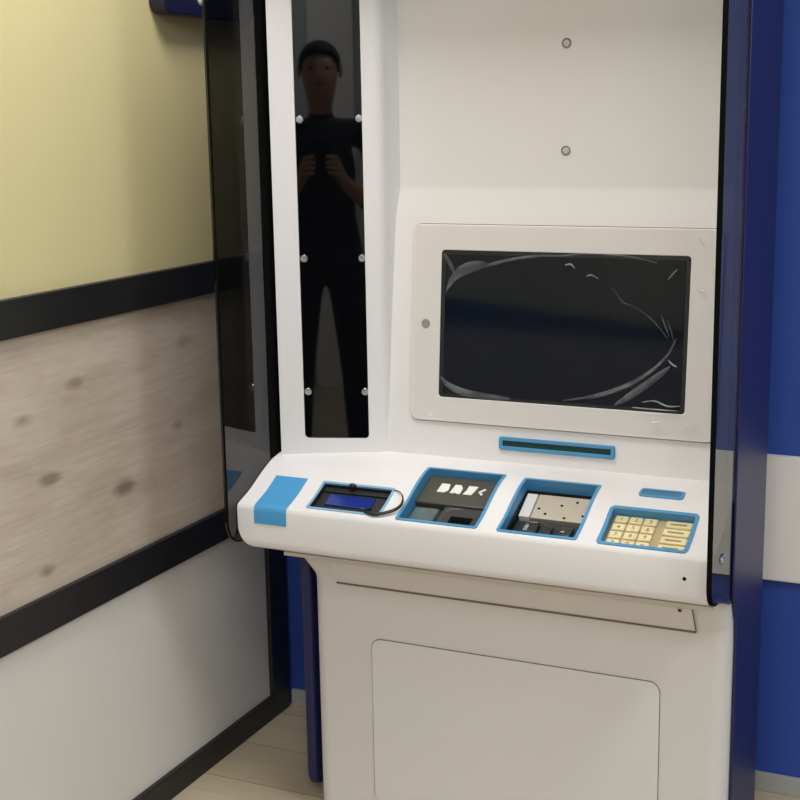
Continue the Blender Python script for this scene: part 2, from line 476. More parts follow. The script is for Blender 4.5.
def corner_cut(xc, sgn, zc, r):
    # everything outside a quarter round at the counter's lower corner
    pts = [(xc-sgn*.02, zc-.06), (xc+sgn*r, zc-.06)]
    pts += [(xc+sgn*r-sgn*r*math.sin(PI/2*k/8), zc+r-r*math.cos(PI/2*k/8)) for k in range(9)]
    pts += [(xc-sgn*.02, zc+r)]
    bm = bmesh.new()
    A = [bm.verts.new((x, 2.25, z)) for x, z in pts]; B = [bm.verts.new((x, 2.36, z+.0)) for x, z in pts]
    C2 = [bm.verts.new((x, 2.43, z-.022)) for x, z in pts]
    n = len(pts)
    for P_, Q_ in ((A, B), (B, C2)):
        for i in range(n): bm.faces.new((P_[i], P_[(i+1) % n], Q_[(i+1) % n], Q_[i]))
    bm.faces.new(A); bm.faces.new(C2)
    return bm
cuts.append(bm_me(corner_cut(KL-.007, 1, .6395, .048)))
cuts.append(bm_me(corner_cut(KR, -1, .6395, .012)))
cme = boolean_cut(bm_me(counter_bm), cuts)
counter = link('counter', cme, WHITE, K, 'white sloped counter', angle=28)

def ring(name, x0, x1, y0, y1, w, depth, r, m, parent, lift=.0015, label=None):
    lo = rrect(x0, x1, y0, y1, r, 4, 8); li = rrect(x0+w, x1-w, y0+w, y1-w, max(r-w*.6, .0015), 4, 8)
    t = Vector((0, y1-y0, S(y1)-S(y0))).normalized(); nn = Vector((1, 0, 0)).cross(t)
    bm = bmesh.new(); n = len(lo)
    R = [[bm.verts.new(SP(x, y, -.001)) for x, y in lo], [bm.verts.new(SP(x, y, lift)) for x, y in lo],
         [bm.verts.new(SP(x, y, lift)) for x, y in li], [bm.verts.new(SP(x, y, 0) - nn*depth) for x, y in li]]
    for A, B in zip(R, R[1:]):
        for i in range(n): bm.faces.new((A[i], A[(i+1) % n], B[(i+1) % n], B[i]))
    return link(name, bm_me(bm), m, parent, label, angle=30)

def local_M(key):
    x0, x1, y0, y1 = REC[key][:4]
    t = Vector((0, y1-y0, S(y1)-S(y0))).normalized()
    o = Vector(((x0+x1)/2, (y0+y1)/2, (S(y0)+S(y1))/2))
    return frame_M(o, (1, 0, 0), t), (x1-x0)/2, math.hypot(y1-y0, S(y1)-S(y0))/2

def lb(bm, M, x0, x1, t0, t1, n0, n1, tilt=None):
    """box in a recess's own axes: x right, t up the slope, n out of it; tilt raises the far edge"""
    vs = add_box(bm, (x0, t0, n0), (x1, t1, n1))
    if tilt:
        for v in vs:
            v.co.z += tilt*(v.co.y-t0)/(t1-t0)
    for v in vs: v.co = M @ v.co
def lbox(name, M, ext, m, parent, tilt=None, bevel=0, label=None):
    bm = bmesh.new(); lb(bm, M, *ext, tilt=tilt)
    o = link(name, bm_me(bm), m, parent, label)
    if bevel: bev(o, bevel)
    return o

def rec_ring(key, name, m=BLUE_TRIM, depth=None, label=None):
    x0, x1, y0, y1, w, d, r = REC[key]
    return ring(name, x0, x1, y0, y1, w, depth or d*.98, r, m, K, label=label)

# -- palm scanner with blue lens and loose black strap
M, hx, ht = local_M('scanner')
sc_ = rec_ring('scanner', 'scanner_frame', m=mat('pale_blue_plastic', srgb(126, 172, 204), .4), depth=.004, label='pale blue rim with dark well and blue lens')
bm = bmesh.new()
lb(bm, M, -hx+.004, hx-.004, -ht+.004, ht-.004, -.029, -.0125)
lb(bm, M, -hx+.0045, -hx+.006, -ht+.004, ht-.004, -.024, -.003)
lb(bm, M, hx-.006, hx-.0045, -ht+.004, ht-.004, -.024, -.003)
lb(bm, M, -hx+.006, hx-.006, ht-.006, ht-.0045, -.024, -.003)
lb(bm, M, -hx+.006, hx-.006, ht-.020, ht-.006, -.0125, -.009)
link('scanner_well', bm_me(bm), BLACK, sc_)
lbox('scanner_lens', M, (-hx+.026, hx-.036, -.016, .018, -.0125, -.0095), BLUE_GLASS, sc_, bevel=.002, label='deep blue lens')
bm = bmesh.new()
bmesh.ops.create_icosphere(bm, subdivisions=2, radius=.006, matrix=M @ Matrix.Translation((-.012, ht-.007, .001)) @ Matrix.Scale(1.4, 4, (1, 0, 0)))
link('scanner_latch', bm_me(bm), BLACK, sc_)
# strap
bm = bmesh.new()
cp = [(hx-.034, -ht+.034, -.012), (hx-.040, -ht+.018, -.004), (hx-.028, -ht+.004, .004), (hx-.004, -ht-.001, .006), (hx+.022, -ht+.012, .006), (hx+.034, -ht+.030, .006),
      (hx+.031, -ht+.052, .006), (hx+.020, -ht+.070, .005), (hx+.002, -ht+.081, .002), (hx-.016, -ht+.083, -.008)]
rd = [.0030, .0032, .0034, .0034, .0034, .0030, .0016, .0011, .0011, .0011]
pts, rr = [], []
for i in range(len(cp)-1):
    p0, p1, p2, p3 = [Vector(cp[max(0, min(len(cp)-1, j))]) for j in (i-1, i, i+1, i+2)]
    for s in range(6):
        u = s/6
        pts.append(M @ (.5*((2*p1)+(p2-p0)*u+(2*p0-5*p1+4*p2-p3)*u*u+(3*p1-p0-3*p2+p3)*u**3))); rr.append(rd[i]+(rd[i+1]-rd[i])*u)
tube(bm, pts, rr, 8)
link('strap', bm_me(bm), BLACK, sc_, 'thin black strap looping out of the scanner well')

# -- card reader
M, hx, ht = local_M('card')
cd = rec_ring('card', 'card_reader', depth=.05, label='dark card reader in a blue frame')
lbox('reader_head', M, (-hx+.006, hx-.006, -.006, ht-.007, -.050, -.015), DARK_OLIVE, cd, tilt=.002, bevel=.003)
lbox('reader_base', M, (-hx+.006, hx-.006, -ht+.007, -.009, -.054, -.028), DARK_GREY, cd, bevel=.002)
lbox('sensor_pad', M, (-hx+.010, -.022, -ht+.010, -.014, -.040, -.020), TEAL_PAD, cd, bevel=.004, label='cloudy grey sensor pad')
bm = bmesh.new()
for e in ((-.010, .074, -ht+.050, -.012, -.040, -.016), (-.010, .012, -ht+.010, -ht+.050, -.040, -.016), (.058, .074, -ht+.010, -ht+.050, -.040, -.016)):
    lb(bm, M, *e)
link('card_mouth', bm_me(bm), DARK_GREY, cd)
lbox('card_slot', M, (.012, .058, -ht+.012, -ht+.050, -.040, -.026), HOLE, cd)
bm = bmesh.new()
def bead(pts_, w_):
    R_ = []
    for x, y, z in pts_:
        R_.append([bm.verts.new(M @ Vector((x, y-w_, z))), bm.verts.new(M @ Vector((x, y, z+.0016))), bm.verts.new(M @ Vector((x, y+w_, z)))])
    for A_, B_ in zip(R_, R_[1:]):
        for k_ in range(2): bm.faces.new((A_[k_], A_[k_+1], B_[k_+1], B_[k_]))
bead([(-.007, -ht+.014, -.0158), (-.003, -ht+.024, -.0150), (-.006, -ht+.036, -.0158), (-.002, -ht+.048, -.0150), (-.004, -ht+.058, -.0156), (.006, -.017, -.0150), (.028, -.015, -.0156)], .0016)
link('film_scrap', bm_me(bm), CREASE, cd, 'scrap of clear film with its glint painted whitish')
# four small white pictograms on the reader head (blocks with slanted corner, arrow at the end)
def ico(bm, poly):
    h = lambda y: -.015 + .002*(y+.006)/(ht-.001) + .0006
    A = [bm.verts.new(M @ Vector((x, y, h(y)+.0004))) for x, y in poly]; B = [bm.verts.new(M @ Vector((x, y, h(y)-.001))) for x, y in poly]
    n = len(poly); bm.faces.new(A); bm.faces.new(B)
    for i in range(n): bm.faces.new((A[i], A[(i+1) % n], B[(i+1) % n], B[i]))
for polys in ([[(-.046, .030), (-.030, .030), (-.023, .038), (-.026, .058), (-.044, .058)]],
              [[(-.018, .030), (-.010, .030), (-.008, .034), (-.005, .030), (.004, .030), (.004, .048), (-.002, .058), (-.015, .058), (-.0165, .046)]],
              [[(.010, .030), (.028, .030), (.031, .042), (.034, .058), (.014, .058), (.014, .044)]],
              [[(.048, .032), (.051, .035), (.045, .042), (.053, .051), (.049, .054), (.039, .042)]]):
    bm = bmesh.new()
    for p in polys: ico(bm, p)
    link('pictogram', bm_me(bm), ICON, cd, 'white printed pictogram')

# -- cash unit
M, hx, ht = local_M('cash')
ca = rec_ring('cash', 'cash_slot_unit', depth=.026, label='blue framed well with bare metal mechanism')
lbox('well_floor', M, (-hx+.005, hx-.005, -ht+.006, ht-.006, -.054, -.044), BLACK, ca)
# black inner wall below the blue liner
bm = bmesh.new()
lb(bm, M, -hx+.005, hx-.005, ht-.0095, ht-.006, -.044, -.024)
lb(bm, M, -hx+.005, -hx+.008, -ht+.006, ht-.0095, -.044, -.020)
link('well_lining', bm_me(bm), BLACK, ca)
PT0, PT1, PN0, PN1 = .004, ht-.018, -.031, -.022
lbox('metal_plate', M, (-hx+.034, hx-.008, PT0, PT1, -.044, PN0), PLATE_METAL, ca, tilt=PN1-PN0, bevel=.001, label='beige metal plate with screw holes')
for (x, y) in ((-.034, .030), (-.018, .018), (.008, .044), (.022, .012), (.056, .022), (.036, .056)):
    h = PN0+(PN1-PN0)*(y-PT0)/(PT1-PT0)
    lathe('screw_hole', [(.0001, .0003), (.0026, .0003), (.0032, -.0003)], M @ Matrix.Translation((x, y, h+.0003)), HOLE, ca, 12)
lbox('side_bracket', M, (-hx+.011, -hx+.033, PT0-.002, PT1-.003, -.044, -.028), PALE_METAL, ca, tilt=.008, bevel=.001, label='white side bracket')
bm = bmesh.new()
lb(bm, M, -hx+.009, hx-.006, -ht+.007, -.002, -.044, -.036)
lb(bm, M, -.044, -.018, -.044, -.012, -.036, -.028)
lb(bm, M, -.040, -.034, -.070, -.044, -.036, -.032)
lb(bm, M, .004, .010, -.074, -.020, -.036, -.030)
lb(bm, M, .026, .050, -.052, -.016, -.036, -.029)
o = bev(link('roller_block', bm_me(bm), BLACK, ca), .0015)
for e in ((-.042, -.022, -.016, -.0135, -.028, -.0265), (-.044, -.036, -.042, -.022, -.0282, -.027), (.030, .036, -.034, -.030, -.029, -.0275), (.016, .022, -.066, -.063, -.036, -.0345), (-.020, -.010, -.052, -.050, -.036, -.035), (.040, .046, -.046, -.043, -.029, -.028)):
    lbox('guide_clip', M, e, STEEL, ca)

# -- metal PIN pad
M, hx, ht = local_M('keypad')
kp = rec_ring('keypad', 'keypad', depth=.025, label='blue framed keypad with pale gold metal keys')
lbox('key_bed', M, (-hx+.005, hx-.005, -ht+.006, ht-.006, -.027, -.017), KEYBED, kp)
def digit_mesh(s, size):
    cu = bpy.data.curves.new('txt', 'FONT'); cu.body = s; cu.size = size; cu.align_x = 'CENTER'; cu.align_y = 'CENTER'; cu.extrude = .0002
    o = bpy.data.objects.new('tmp', cu); COL.objects.link(o)
    me = bpy.data.meshes.new_from_object(o)
    bpy.data.objects.remove(o); bpy.data.curves.remove(cu)
    return me
def key(x0, x1, t0, t1, mark, wide=False):
    bm = bmesh.new()
    lb(bm, M, x0, x1, t0, t1, -.017, -.0135)
    tops = [f for f in bm.faces]
    bmesh.ops.recalc_face_normals(bm, faces=bm.faces)
    bmesh.ops.bevel(bm, geom=list(bm.edges), offset=.0012, segments=2, affect='EDGES')
    old = set(bm.faces)
    if wide:
        y = (t0+t1)/2
        lb(bm, M, x0+.008, x1-.010, y-.002, y+.002, -.0136, -.0132)
    else:
        tm = digit_mesh(mark, .013)
        tm.transform(M @ Matrix.Translation(((x0+x1)/2, (t0+t1)/2, -.0133)))
        bm.from_mesh(tm)
        bpy.data.meshes.remove(tm)
    for f in bm.faces: f.material_index = 0 if f in old else 1
    me = bm_me(bm)
    return link('key', me, [KEY_METAL, MARK], kp)
keys = ['1', '2', '3', '4', '5', '6', '7', '8', '9', '*', '0', '#']
kx0, kw, th0 = -hx+.012, .0275, ht-.010
rows = 4; rp = (2*ht-.022)/rows
for r_ in range(rows):
    for c_ in range(3):
        x0 = kx0+c_*kw; t1 = th0-r_*rp
        key(x0, x0+kw-.003, t1-rp+.0025, t1, keys[r_*3+c_])
    t1 = th0-r_*rp
    key(hx-.060, hx-.012, t1-rp+.0025, t1, '', True)

# -- small blue slot, slot in the upright face
def slot_on_counter():
    x0, x1, y0, y1 = -.657, -.572, 2.462, 2.493
    o = ring('receipt_slot', x0, x1, y0, y1, .0055, .0005, .008, BLUE_TRIM, K, lift=.0022, label='small blue rounded slot')
    lo = rrect(x0+.0055, x1-.0055, y0+.0055, y1-.0055, .004, 4, 8)
    bm = bmesh.new(); vs = [bm.verts.new(SP(x, y, .0006)) for x, y in lo]; f = bm.faces.new(vs); bmesh.ops.triangulate(bm, faces=[f])
    link('slot_recess', bm_me(bm), mat('slot_blue', srgb(66, 116, 148), .5, var=.05), o)
slot_on_counter()

# -- blue sticker over the counter's edge
def sticker():
    ys = [2.414-.006*k for k in range(16)]
    path = [(y, S(y)) for y in ys if y > 2.326] + [(2.3225, .7325), (2.3195, .7285), (2.318, .722), (2.318, .697)]
    bm = bmesh.new(); rows_ = []
    for i, (y, z) in enumerate(path):
        p, q = path[max(i-1, 0)], path[min(i+1, len(path)-1)]
        t = Vector((0, q[0]-p[0], q[1]-p[1])).normalized(); n = t.cross(Vector((1, 0, 0)))
        if n.z < -.01 or (abs(n.z) <= .01 and n.y > 0): n = -n
        rows_.append([bm.verts.new(Vector((x, y, z)) + n*h) for x, h in ((-1.409, .0002), (-1.409, .0012), (-1.335, .0012), (-1.335, .0002))])
    for A, B in zip(rows_, rows_[1:]):
        for k in range(3): bm.faces.new((A[k], A[k+1], B[k+1], B[k]))
    bm.faces.new(rows_[0]); bm.faces.new(rows_[-1])
    link('blue_label', bm_me(bm), STICKER, K, 'plain sky blue strip wrapped over the counter edge', angle=50)
sticker()

# -- upright face behind the counter
back = [(2.562, .78), (2.565, .805), (2.6085, 1.296), (2.610, 1.303), (2.6205, 1.349), (2.6215, 1.354), (2.622, 1.360), (2.622, 1.95), (2.72, 1.95), (2.72, .78)]
wallf = link('upright_face', bm_me(prism(back, 'X', -1.43, KR)), WHITE, K, 'white upright face with recessed poster bay', angle=20)
t5 = math.tan(math.radians(5))
BM_ = frame_M((0, 2.565, .805), (1, 0, 0), (0, (2.6085-2.565), (1.296-.805)))   # x right, y up the face, z out towards the viewer
def bv(z): return (z-.805)*math.hypot(2.6085-2.565, .491)/.491
out = Matrix.Translation((0, 0, .0015))
# monitor bezel with its film
mon = plate('screen_bezel', [rrect(-1.172, -.536, bv(.879), bv(1.281), .018), rrect(-1.109, -.598, bv(.9295), bv(1.2295), .007)], .008, BEZEL, K, .0015, BM_ @ out, 'off-white bezel under wrinkled clear film')
sm = plate('bezel_seam', [rrect(-1.1735, -.5345, bv(.8775), bv(1.2825), .0195)], .001, SEAM, mon, 0, BM_ @ Matrix.Translation((0, 0, .0004)))
plate('screen', [rrect(-1.112, -.595, bv(.927), bv(1.232), .007)], .002, SCREEN, mon, 0, BM_ @ Matrix.Translation((0, 0, .0022)), 'dark switched-off screen')
plate('screen_border', [rrect(-1.1095, -.5975, bv(.929), bv(1.230), .007), rrect(-1.100, -.606, bv(.936), bv(1.221), .005)], .0012, BLACK, mon, 0, BM_ @ Matrix.Translation((0, 0, .0036)))
lathe('camera_dot', [(.0001, .002), (.0085, .0018), (.0095, .0004), (.0098, -.001)], BM_ @ Matrix.Translation((-1.141, bv(1.079), .0056)), GREY_DOT, mon, label='grey round sensor dot')

# clear film: a slightly rippled sheet over bezel and screen
def film():
    bm = bmesh.new(); nx, ny = 60, 40
    x0, x1, v0, v1 = -1.165, -.545, bv(.884), bv(1.277)
    g = []
    for j in range(ny+1):
        row = []
        for i in range(nx+1):
            u, v = i/nx, j/ny
            h = .0085 + .0009*math.sin(9*u+4*v)*math.sin(7*v-2*u) + .0005*math.sin(23*u+17*v)
            row.append(bm.verts.new(BM_ @ Vector((x0+(x1-x0)*u, v0+(v1-v0)*v, h))))
        g.append(row)
    for j in range(ny):
        for i in range(nx): bm.faces.new((g[j][i], g[j][i+1], g[j+1][i+1], g[j+1][i]))
    return link('protective_film', bm_me(bm, recalc=False), FILM, mon, 'clear wrinkled protective film')
film()
def crease(pts, wid, ht_=.004, m_=None):
    """a raised fold of film, a tapering ridge along a curve given in face coordinates (x, z)"""
    P = [Vector((x, bv(z), 0)) for x, z in pts]; C_ = []
    for i in range(len(P)-1):
        p0, p1, p2, p3 = [P[max(0, min(len(P)-1, j))] for j in (i-1, i, i+1, i+2)]
        for s in range(8):
            u = s/8; C_.append(.5*((2*p1)+(p2-p0)*u+(2*p0-5*p1+4*p2-p3)*u*u+(3*p1-p0-3*p2+p3)*u**3))
    C_.append(P[-1])
    bm = bmesh.new(); rows_ = []; N = len(C_)
    for i, p in enumerate(C_):
        t = (C_[min(i+1, N-1)]-C_[max(i-1, 0)]).normalized(); s = Vector((-t.y, t.x, 0))
        k = max(.12, math.sin(PI*(i+.3)/(N-.4)) ** .6); w = wid*k
        rows_.append([bm.verts.new(BM_ @ (p+s*w*q+Vector((0, 0, .0105+ht_*k*h)))) for q, h in ((-1, 0), (-.35, .8), (.1, 1), (.6, .5), (1, 0))])
    for A, B in zip(rows_, rows_[1:]):
        for k in range(4): bm.faces.new((A[k], A[k+1], B[k+1], B[k]))
    return link('film_crease', bm_me(bm, recalc=False), m_ or CREASE, mon, 'fold in the film with its sheen painted whitish', angle=80)
CR = [([(-1.098, 1.142), (-1.075, 1.172), (-1.02, 1.196), (-.96, 1.213), (-.90, 1.222), (-.84, 1.224)], .0042),
      ([(-1.094, 1.15), (-1.07, 1.185), (-1.04, 1.200), (-1.01, 1.206)], .011),
      ([(-1.103, 1.222), (-1.090, 1.205), (-1.078, 1.184)], .006),
      ([(-.86, 1.222), (-.80, 1.229), (-.72, 1.226), (-.66, 1.215)], .003),
      ([(-1.104, .972), (-1.085, .955), (-1.05, .943), (-1.0, .938), (-.95, .936)], .009),
      ([(-.618, 1.075), (-.635, 1.040), (-.670, 1.005), (-.72, .975), (-.78, .953), (-.84, .940)], .0045),
      ([(-.625, 1.052), (-.65, 1.022), (-.69, .988), (-.74, .963), (-.79, .946)], .003),
      ([(-.628, 1.02), (-.66, .993), (-.70, .962), (-.735, .938)], .009),
      ([(-.750, 1.166), (-.738, 1.155), (-.728, 1.140), (-.712, 1.134)], .0024),
      ([(-.712, 1.136), (-.69, 1.124), (-.665, 1.106), (-.645, 1.085), (-.63, 1.065)], .0012),
      ([(-.650, 1.118), (-.642, 1.100), (-.632, 1.076)], .002),
      ([(-.637, 1.108), (-.630, 1.09), (-.622, 1.068)], .002),
      ([(-.634, 1.034), (-.625, 1.025), (-.615, 1.020)], .003),
      ([(-.80, 1.186), (-.79, 1.188), (-.776, 1.182)], .0028),
      ([(-.845, 1.206), (-.833, 1.208), (-.824, 1.200)], .003),
      ([(-.68, .948), (-.655, .952), (-.63, .944), (-.605, .946)], .0026),
      ([(-.70, .937), (-.66, .936), (-.61, .936)], .0024),
      ([(-.622, 1.205), (-.630, 1.196), (-.640, 1.184)], .002),
      ([(-1.155, .905), (-1.147, .900)], .003), ([(-1.128, .892), (-1.118, .890)], .002),
      ([(-.585, 1.265), (-.572, 1.250)], .003), ([(-.59, 1.18), (-.575, 1.165), (-.568, 1.168)], .003), ([(-.60, .905), (-.585, .915), (-.572, .92)], .003), ([(-.66, .91), (-.64, .913)], .003)]
for k_, (p_, w_) in enumerate(CR): crease(p_, w_*(.6 if k_ >= 12 else .8), m_=GLINT if k_ >= 12 else None)

# blue rounded slot under the screen
sl = plate('ticket_slot', [rrect(-.974, -.732, bv(.831), bv(.8575), .005), rrect(-.966, -.740, bv(.8385), bv(.8500), .002)], .006, BLUE_TRIM, K, .001, BM_ @ Matrix.Translation((0, 0, .002)), 'long narrow blue ticket slot')
plate('slot_opening', [rrect(-.967, -.739, bv(.8375), bv(.8510), .002)], .001, GREEN_DARK, sl, 0, BM_ @ Matrix.Translation((0, 0, .001)), 'dark green slot opening')

# two round plugs in the upper bay
PLUG_RING = mat('grey_plug_ring', srgb(168, 162, 155), .6)
PLUG = mat('light_grey_plug', srgb(196, 191, 184), .5)
for z in (1.4265, 1.630):
    Mz = frame_M((-.8545, 2.622, z), (1, 0, 0), (0, 0, 1))
    o = lathe('round_plug', [(.0001, .0005), (.0065, .0005), (.0078, -.0002), (.0092, .0010), (.0102, .0008), (.0108, -.0005)], Mz, PLUG, K, label='pale grey round plug')
    lathe('plug_shadow_ring', [(.0085, .0003), (.0090, .0012), (.0094, .0012), (.0094, .0003)], Mz, PLUG_RING, o)

# -- splayed column with black glass strip
al = math.radians(19)
u_ = Vector((math.cos(al), math.sin(al), 0)); A0 = Vector((-1.4385, 2.4885, 0))
def cp2(u, d): return (A0.x+u*math.cos(al)-d*math.sin(al)*-1*-1, A0.y+u*math.sin(al)+d*math.cos(al))
nrm_in = Vector((-math.sin(al), math.cos(al), 0))      # into the column
def CP(u, d): p = A0+u_*u+nrm_in*d; return (p.x, p.y)
UW = .236; rr_ = .026
plan = [CP(0, 0)]
cx, cy = UW-rr_, rr_
for k in range(9):
    th = (-PI/2)+(PI/2-al)*k/8
    plan.append(CP(cx+rr_*math.cos(th), cy+rr_*math.sin(th)))
px_, py_ = plan[-1]
for k in range(1, 9):
    q = k/8
    plan.append((px_+.020*(q*q*.6+q*.4), py_+(2.640-py_)*q))
plan += [(plan[-1][0], 2.70), (A0.x+.004, 2.70)]
col_me = bm_me(prism(plan, 'Z', .786, 1.95))
CM = frame_M((A0.x, A0.y, 0), u_, (0, 0, 1))           # x along the face, y up, z out of it
GZ0, GZ1, GU0, GU1 = .833, 1.88, .0515, .1885
cutbm = bmesh.new()
lp = rrect(GU0, GU1, GZ0, GZ1, .009)
A = [cutbm.verts.new(CM @ Vector((x, y, .02))) for x, y in lp]; B = [cutbm.verts.new(CM @ Vector((x, y, -.007))) for x, y in lp]
for i in range(len(lp)): cutbm.faces.new((A[i], A[(i+1) % len(lp)], B[(i+1) % len(lp)], B[i]))
cutbm.faces.new(A); cutbm.faces.new(B)
column = link('side_column', boolean_cut(col_me, [bm_me(cutbm)]), WHITE, K, 'white splayed column', angle=25)
plate('glass_strip', [rrect(GU0+.0003, GU1-.0003, GZ0+.0003, GZ1-.0003, .009)], .0025, BLACK_GLOSS, column, 0, CM @ Matrix.Translation((0, 0, -.0052)), 'tall black glass strip')
for z in (.933, 1.213, 1.495, 1.775):
    for u in (.0610, .1815):
        bmx = CM @ Matrix.Translation((u, z, -.004))
        o = lathe('cap_screw', [(.0001, .0022), (.0025, .0022), (.0030, .0036), (.0068, .0034), (.0082, .0018), (.0085, 0)], bmx, STEEL, column)
box('gap_shade_block', (WL+.0005, 2.507, .80), (A0.x+.008, 2.56, 1.95), HOLE, K)  # added black block, stands in for the shade between wing and column
box('gap_shade_strip', (WL+.0003, 2.462, .795), (WL+.0018, 2.507, 1.95), HOLE, K, label='black strip standing in for shade beside the splayed column')  # shade of the gap laid on the wing as a black strip
# -- wings of smoked acrylic
def wing(x0, x1, yf):
    o_ = [(yf, 1.97), (yf, .700)]
    for k in range(1, 9):
        th = PI + (PI/2+.20)*k/8
        o_.append((yf+.05+.05*math.cos(th), .700+.05*math.sin(th)))
    o_ += [(2.43, .612), (2.47, .604), (2.505, .604), (2.505, 1.97)]
    return prism(o_, 'X', x0, x1)
for x0, x1, yf, lab in ((WL-.008, WL, 2.285, 'left smoked acrylic wing'), (KR, KR+.008, 2.27, 'right smoked acrylic wing')):
    w = link('side_wing', bm_me(wing(x0, x1, yf)), SMOKED, K, lab, angle=25)
def edge_trim(x0, x1, yf):
    a_, b_ = [(yf-.0012, 1.97)], [(yf+.0016, 1.97)]
    for k in range(9):
        th = PI+(PI/2+.1)*k/8
        a_.append((yf+.05+.0512*math.cos(th), .700+.0512*math.sin(th))); b_.append((yf+.05+.0484*math.cos(th), .700+.0484*math.sin(th)))
    return prism(a_+b_[::-1], 'X', x0, x1)
for x0, x1, yf in ((WL-.0030, WL+.0004, 2.285), (KR-.0006, KR+.0083, 2.27)):
    link('wing_edge', bm_me(edge_trim(x0, x1, yf)), HOLE, K, 'thin black front edge of the wing')
box('back_light_blocker', (-1.30, 2.70, .02), (-.56, 2.925, 1.95), NAVY, K, .003)  # unseen block, added to keep light off the wall behind the kiosk
# small chrome lock on the right wing
LM = frame_M((KR+.008, 2.355, .722), (0, 1, 0), (0, 0, 1)) @ Matrix.Diagonal((1.7, 1.3, .75, 1))
lk = lathe('lock', [(.0001, .006), (.004, .006), (.0045, .0045), (.007, .004), (.008, .0015), (.008, 0)], LM, STEEL, K, label='small chrome lock')
box('lock_key_slot', (-.0008, -.003, .0055), (.0008, .003, .0063), HOLE, lk, M=LM)

# -- navy side panels, full height, rounded foot
def side_panel(x0, x1, yf_up, yf_lo, yb, z0):
    o_ = [(yb, 1.97), (yf_up, 1.97), (yf_up, .66), (yf_up+.004, .62), (yf_lo-.006, .56), (yf_lo, .52), (yf_lo, z0+.035)]
    for k in range(1, 7):
        th = PI+(PI/2)*k/6
        o_.append((yf_lo+.035+.035*math.cos(th), z0+.035+.035*math.sin(th)))
    o_ += [(yb, z0)]
    return prism(o_, 'X', x0, x1)
o = link('side_panel', bm_me(side_panel(KR+.0085-.0005, KR+.0125, 2.445, 2.49, 2.745, .018)), NAVY, K, 'right navy blue side panel', angle=30)
bev(o, .0015)
o = link('side_panel', bm_me(side_panel(-1.418, -1.392, 2.515, 2.515, 2.745, .022)), NAVY, K, 'left navy blue side panel', angle=30)
bev(o, .008, 3)

# -- base cabinet
BX0, BX1, BY = -1.361, KR+.006, 2.46
r_ = .035
plan = [(BX0, 2.72)]
for k in range(9):
    th = PI+(PI/2)*k/8
    plan.append((BX0+r_+r_*math.cos(th), BY+r_+r_*math.sin(th)))
for k in range(9):
    th = 1.5*PI+(PI/2)*k/8
    plan.append((BX1-r_+r_*math.cos(th), BY+r_+r_*math.sin(th)))
plan += [(BX1, 2.72)]
base = bmesh.new()
n = len(plan)
levels = [(0.0, 0, 0), (.540, 0, 0), (.552, .0, .006), (.600, .013, .040), (.612, .014, .042)]
rings = []
for z, dx, dy in levels:
    ring_ = []
    for (x, y) in plan:
        fx = -dx if x < -1.0 else dx*.0
        ring_.append(base.verts.new((x+fx, y-dy*(1 if y < 2.6 else 0), z)))
    rings.append(ring_)
for A, B in zip(rings, rings[1:]):
    for i in range(n): base.faces.new((A[i], A[(i+1) % n], B[(i+1) % n], B[i]))
base.faces.new(rings[0]); base.faces.new(rings[-1])
base_o = link('base_cabinet', bm_me(base), WHITE, K, 'white base cabinet', angle=30)
# service door: a flush panel in a fine groove
DM = frame_M((0, BY, 0), (1, 0, 0), (0, 0, 1))
plate('door_groove', [rrect(-1.2210, -.6050, .055, .4270, .0230)], .002, SEAM, base_o, 0, DM @ Matrix.Translation((0, 0, .0)))
plate('service_door', [rrect(-1.2195, -.6065, .057, .4255, .0215)], .006, WHITE, base_o, .0012, DM @ Matrix.Translation((0, 0, .0005)), 'flush service door with rounded corners')
# inclined apron under the counter with its seam
NM = [Vector((-1.297, 2.4575, .5425)), Vector((-.540, 2.4575, .5425)), Vector((-.540, 2.419, .600)), Vector((-1.297, 2.419, .600))]
def apron():
    bm = bmesh.new()
    n_ = (NM[1]-NM[0]).cross(NM[3]-NM[0]).normalized()
    A = [bm.verts.new(p+n_*.0025) for p in NM]; B = [bm.verts.new(p-n_*.004) for p in NM]
    bm.faces.new(A); bm.faces.new(B)
    for i in range(4): bm.faces.new((A[i], A[(i+1) % 4], B[(i+1) % 4], B[i]))
    o = bev(link('apron_panel', bm_me(bm), WHITE, base_o, 'inclined apron panel'), .001)
    bm = bmesh.new()
    for lo, hi in (((-1.297, 2.4535, .5385), (-.5385, 2.4585, .5425)),):
        add_box(bm, lo, hi)
    q = NM[1]; p = NM[2]
    A = [bm.verts.new(v+n_*.0026) for v in (q, p)]; B = [bm.verts.new(v+Vector((.0025, 0, 0))+n_*.0026) for v in (q, p)]
    bm.faces.new((A[0], B[0], B[1], A[1]))
    link('apron_seam', bm_me(bm), SEAM, base_o)
apron()
# thin tray lip under the counter
box('counter_lip', (-1.398, 2.412, .601), (-.50, 2.70, .609), WHITE, K, .001)
# screw holes
for x, y, z in ((-.532, 2.318, .690),):
    lathe('screw_hole', [(.0001, .0004), (.003, .0004), (.0036, 0)], frame_M((x, y, z), (1, 0, 0), (0, 0, 1)), HOLE, counter)
lathe('screw_hole', [(.0001, .0004), (.003, .0004), (.0036, 0)], frame_M((-.562, 2.4205, .594), (1, 0, 0), (0, .4, -.6)) @ Matrix.Rotation(PI, 4, 'X') @ Matrix.Translation((0, 0, .003)), HOLE, base_o)
# unseen top cap of the kiosk, extended forward to shade the upper bay
box('shading_top_cap', (KL, 2.36, 1.95), (KR, 2.72, 1.985), WHITE, K, .003)

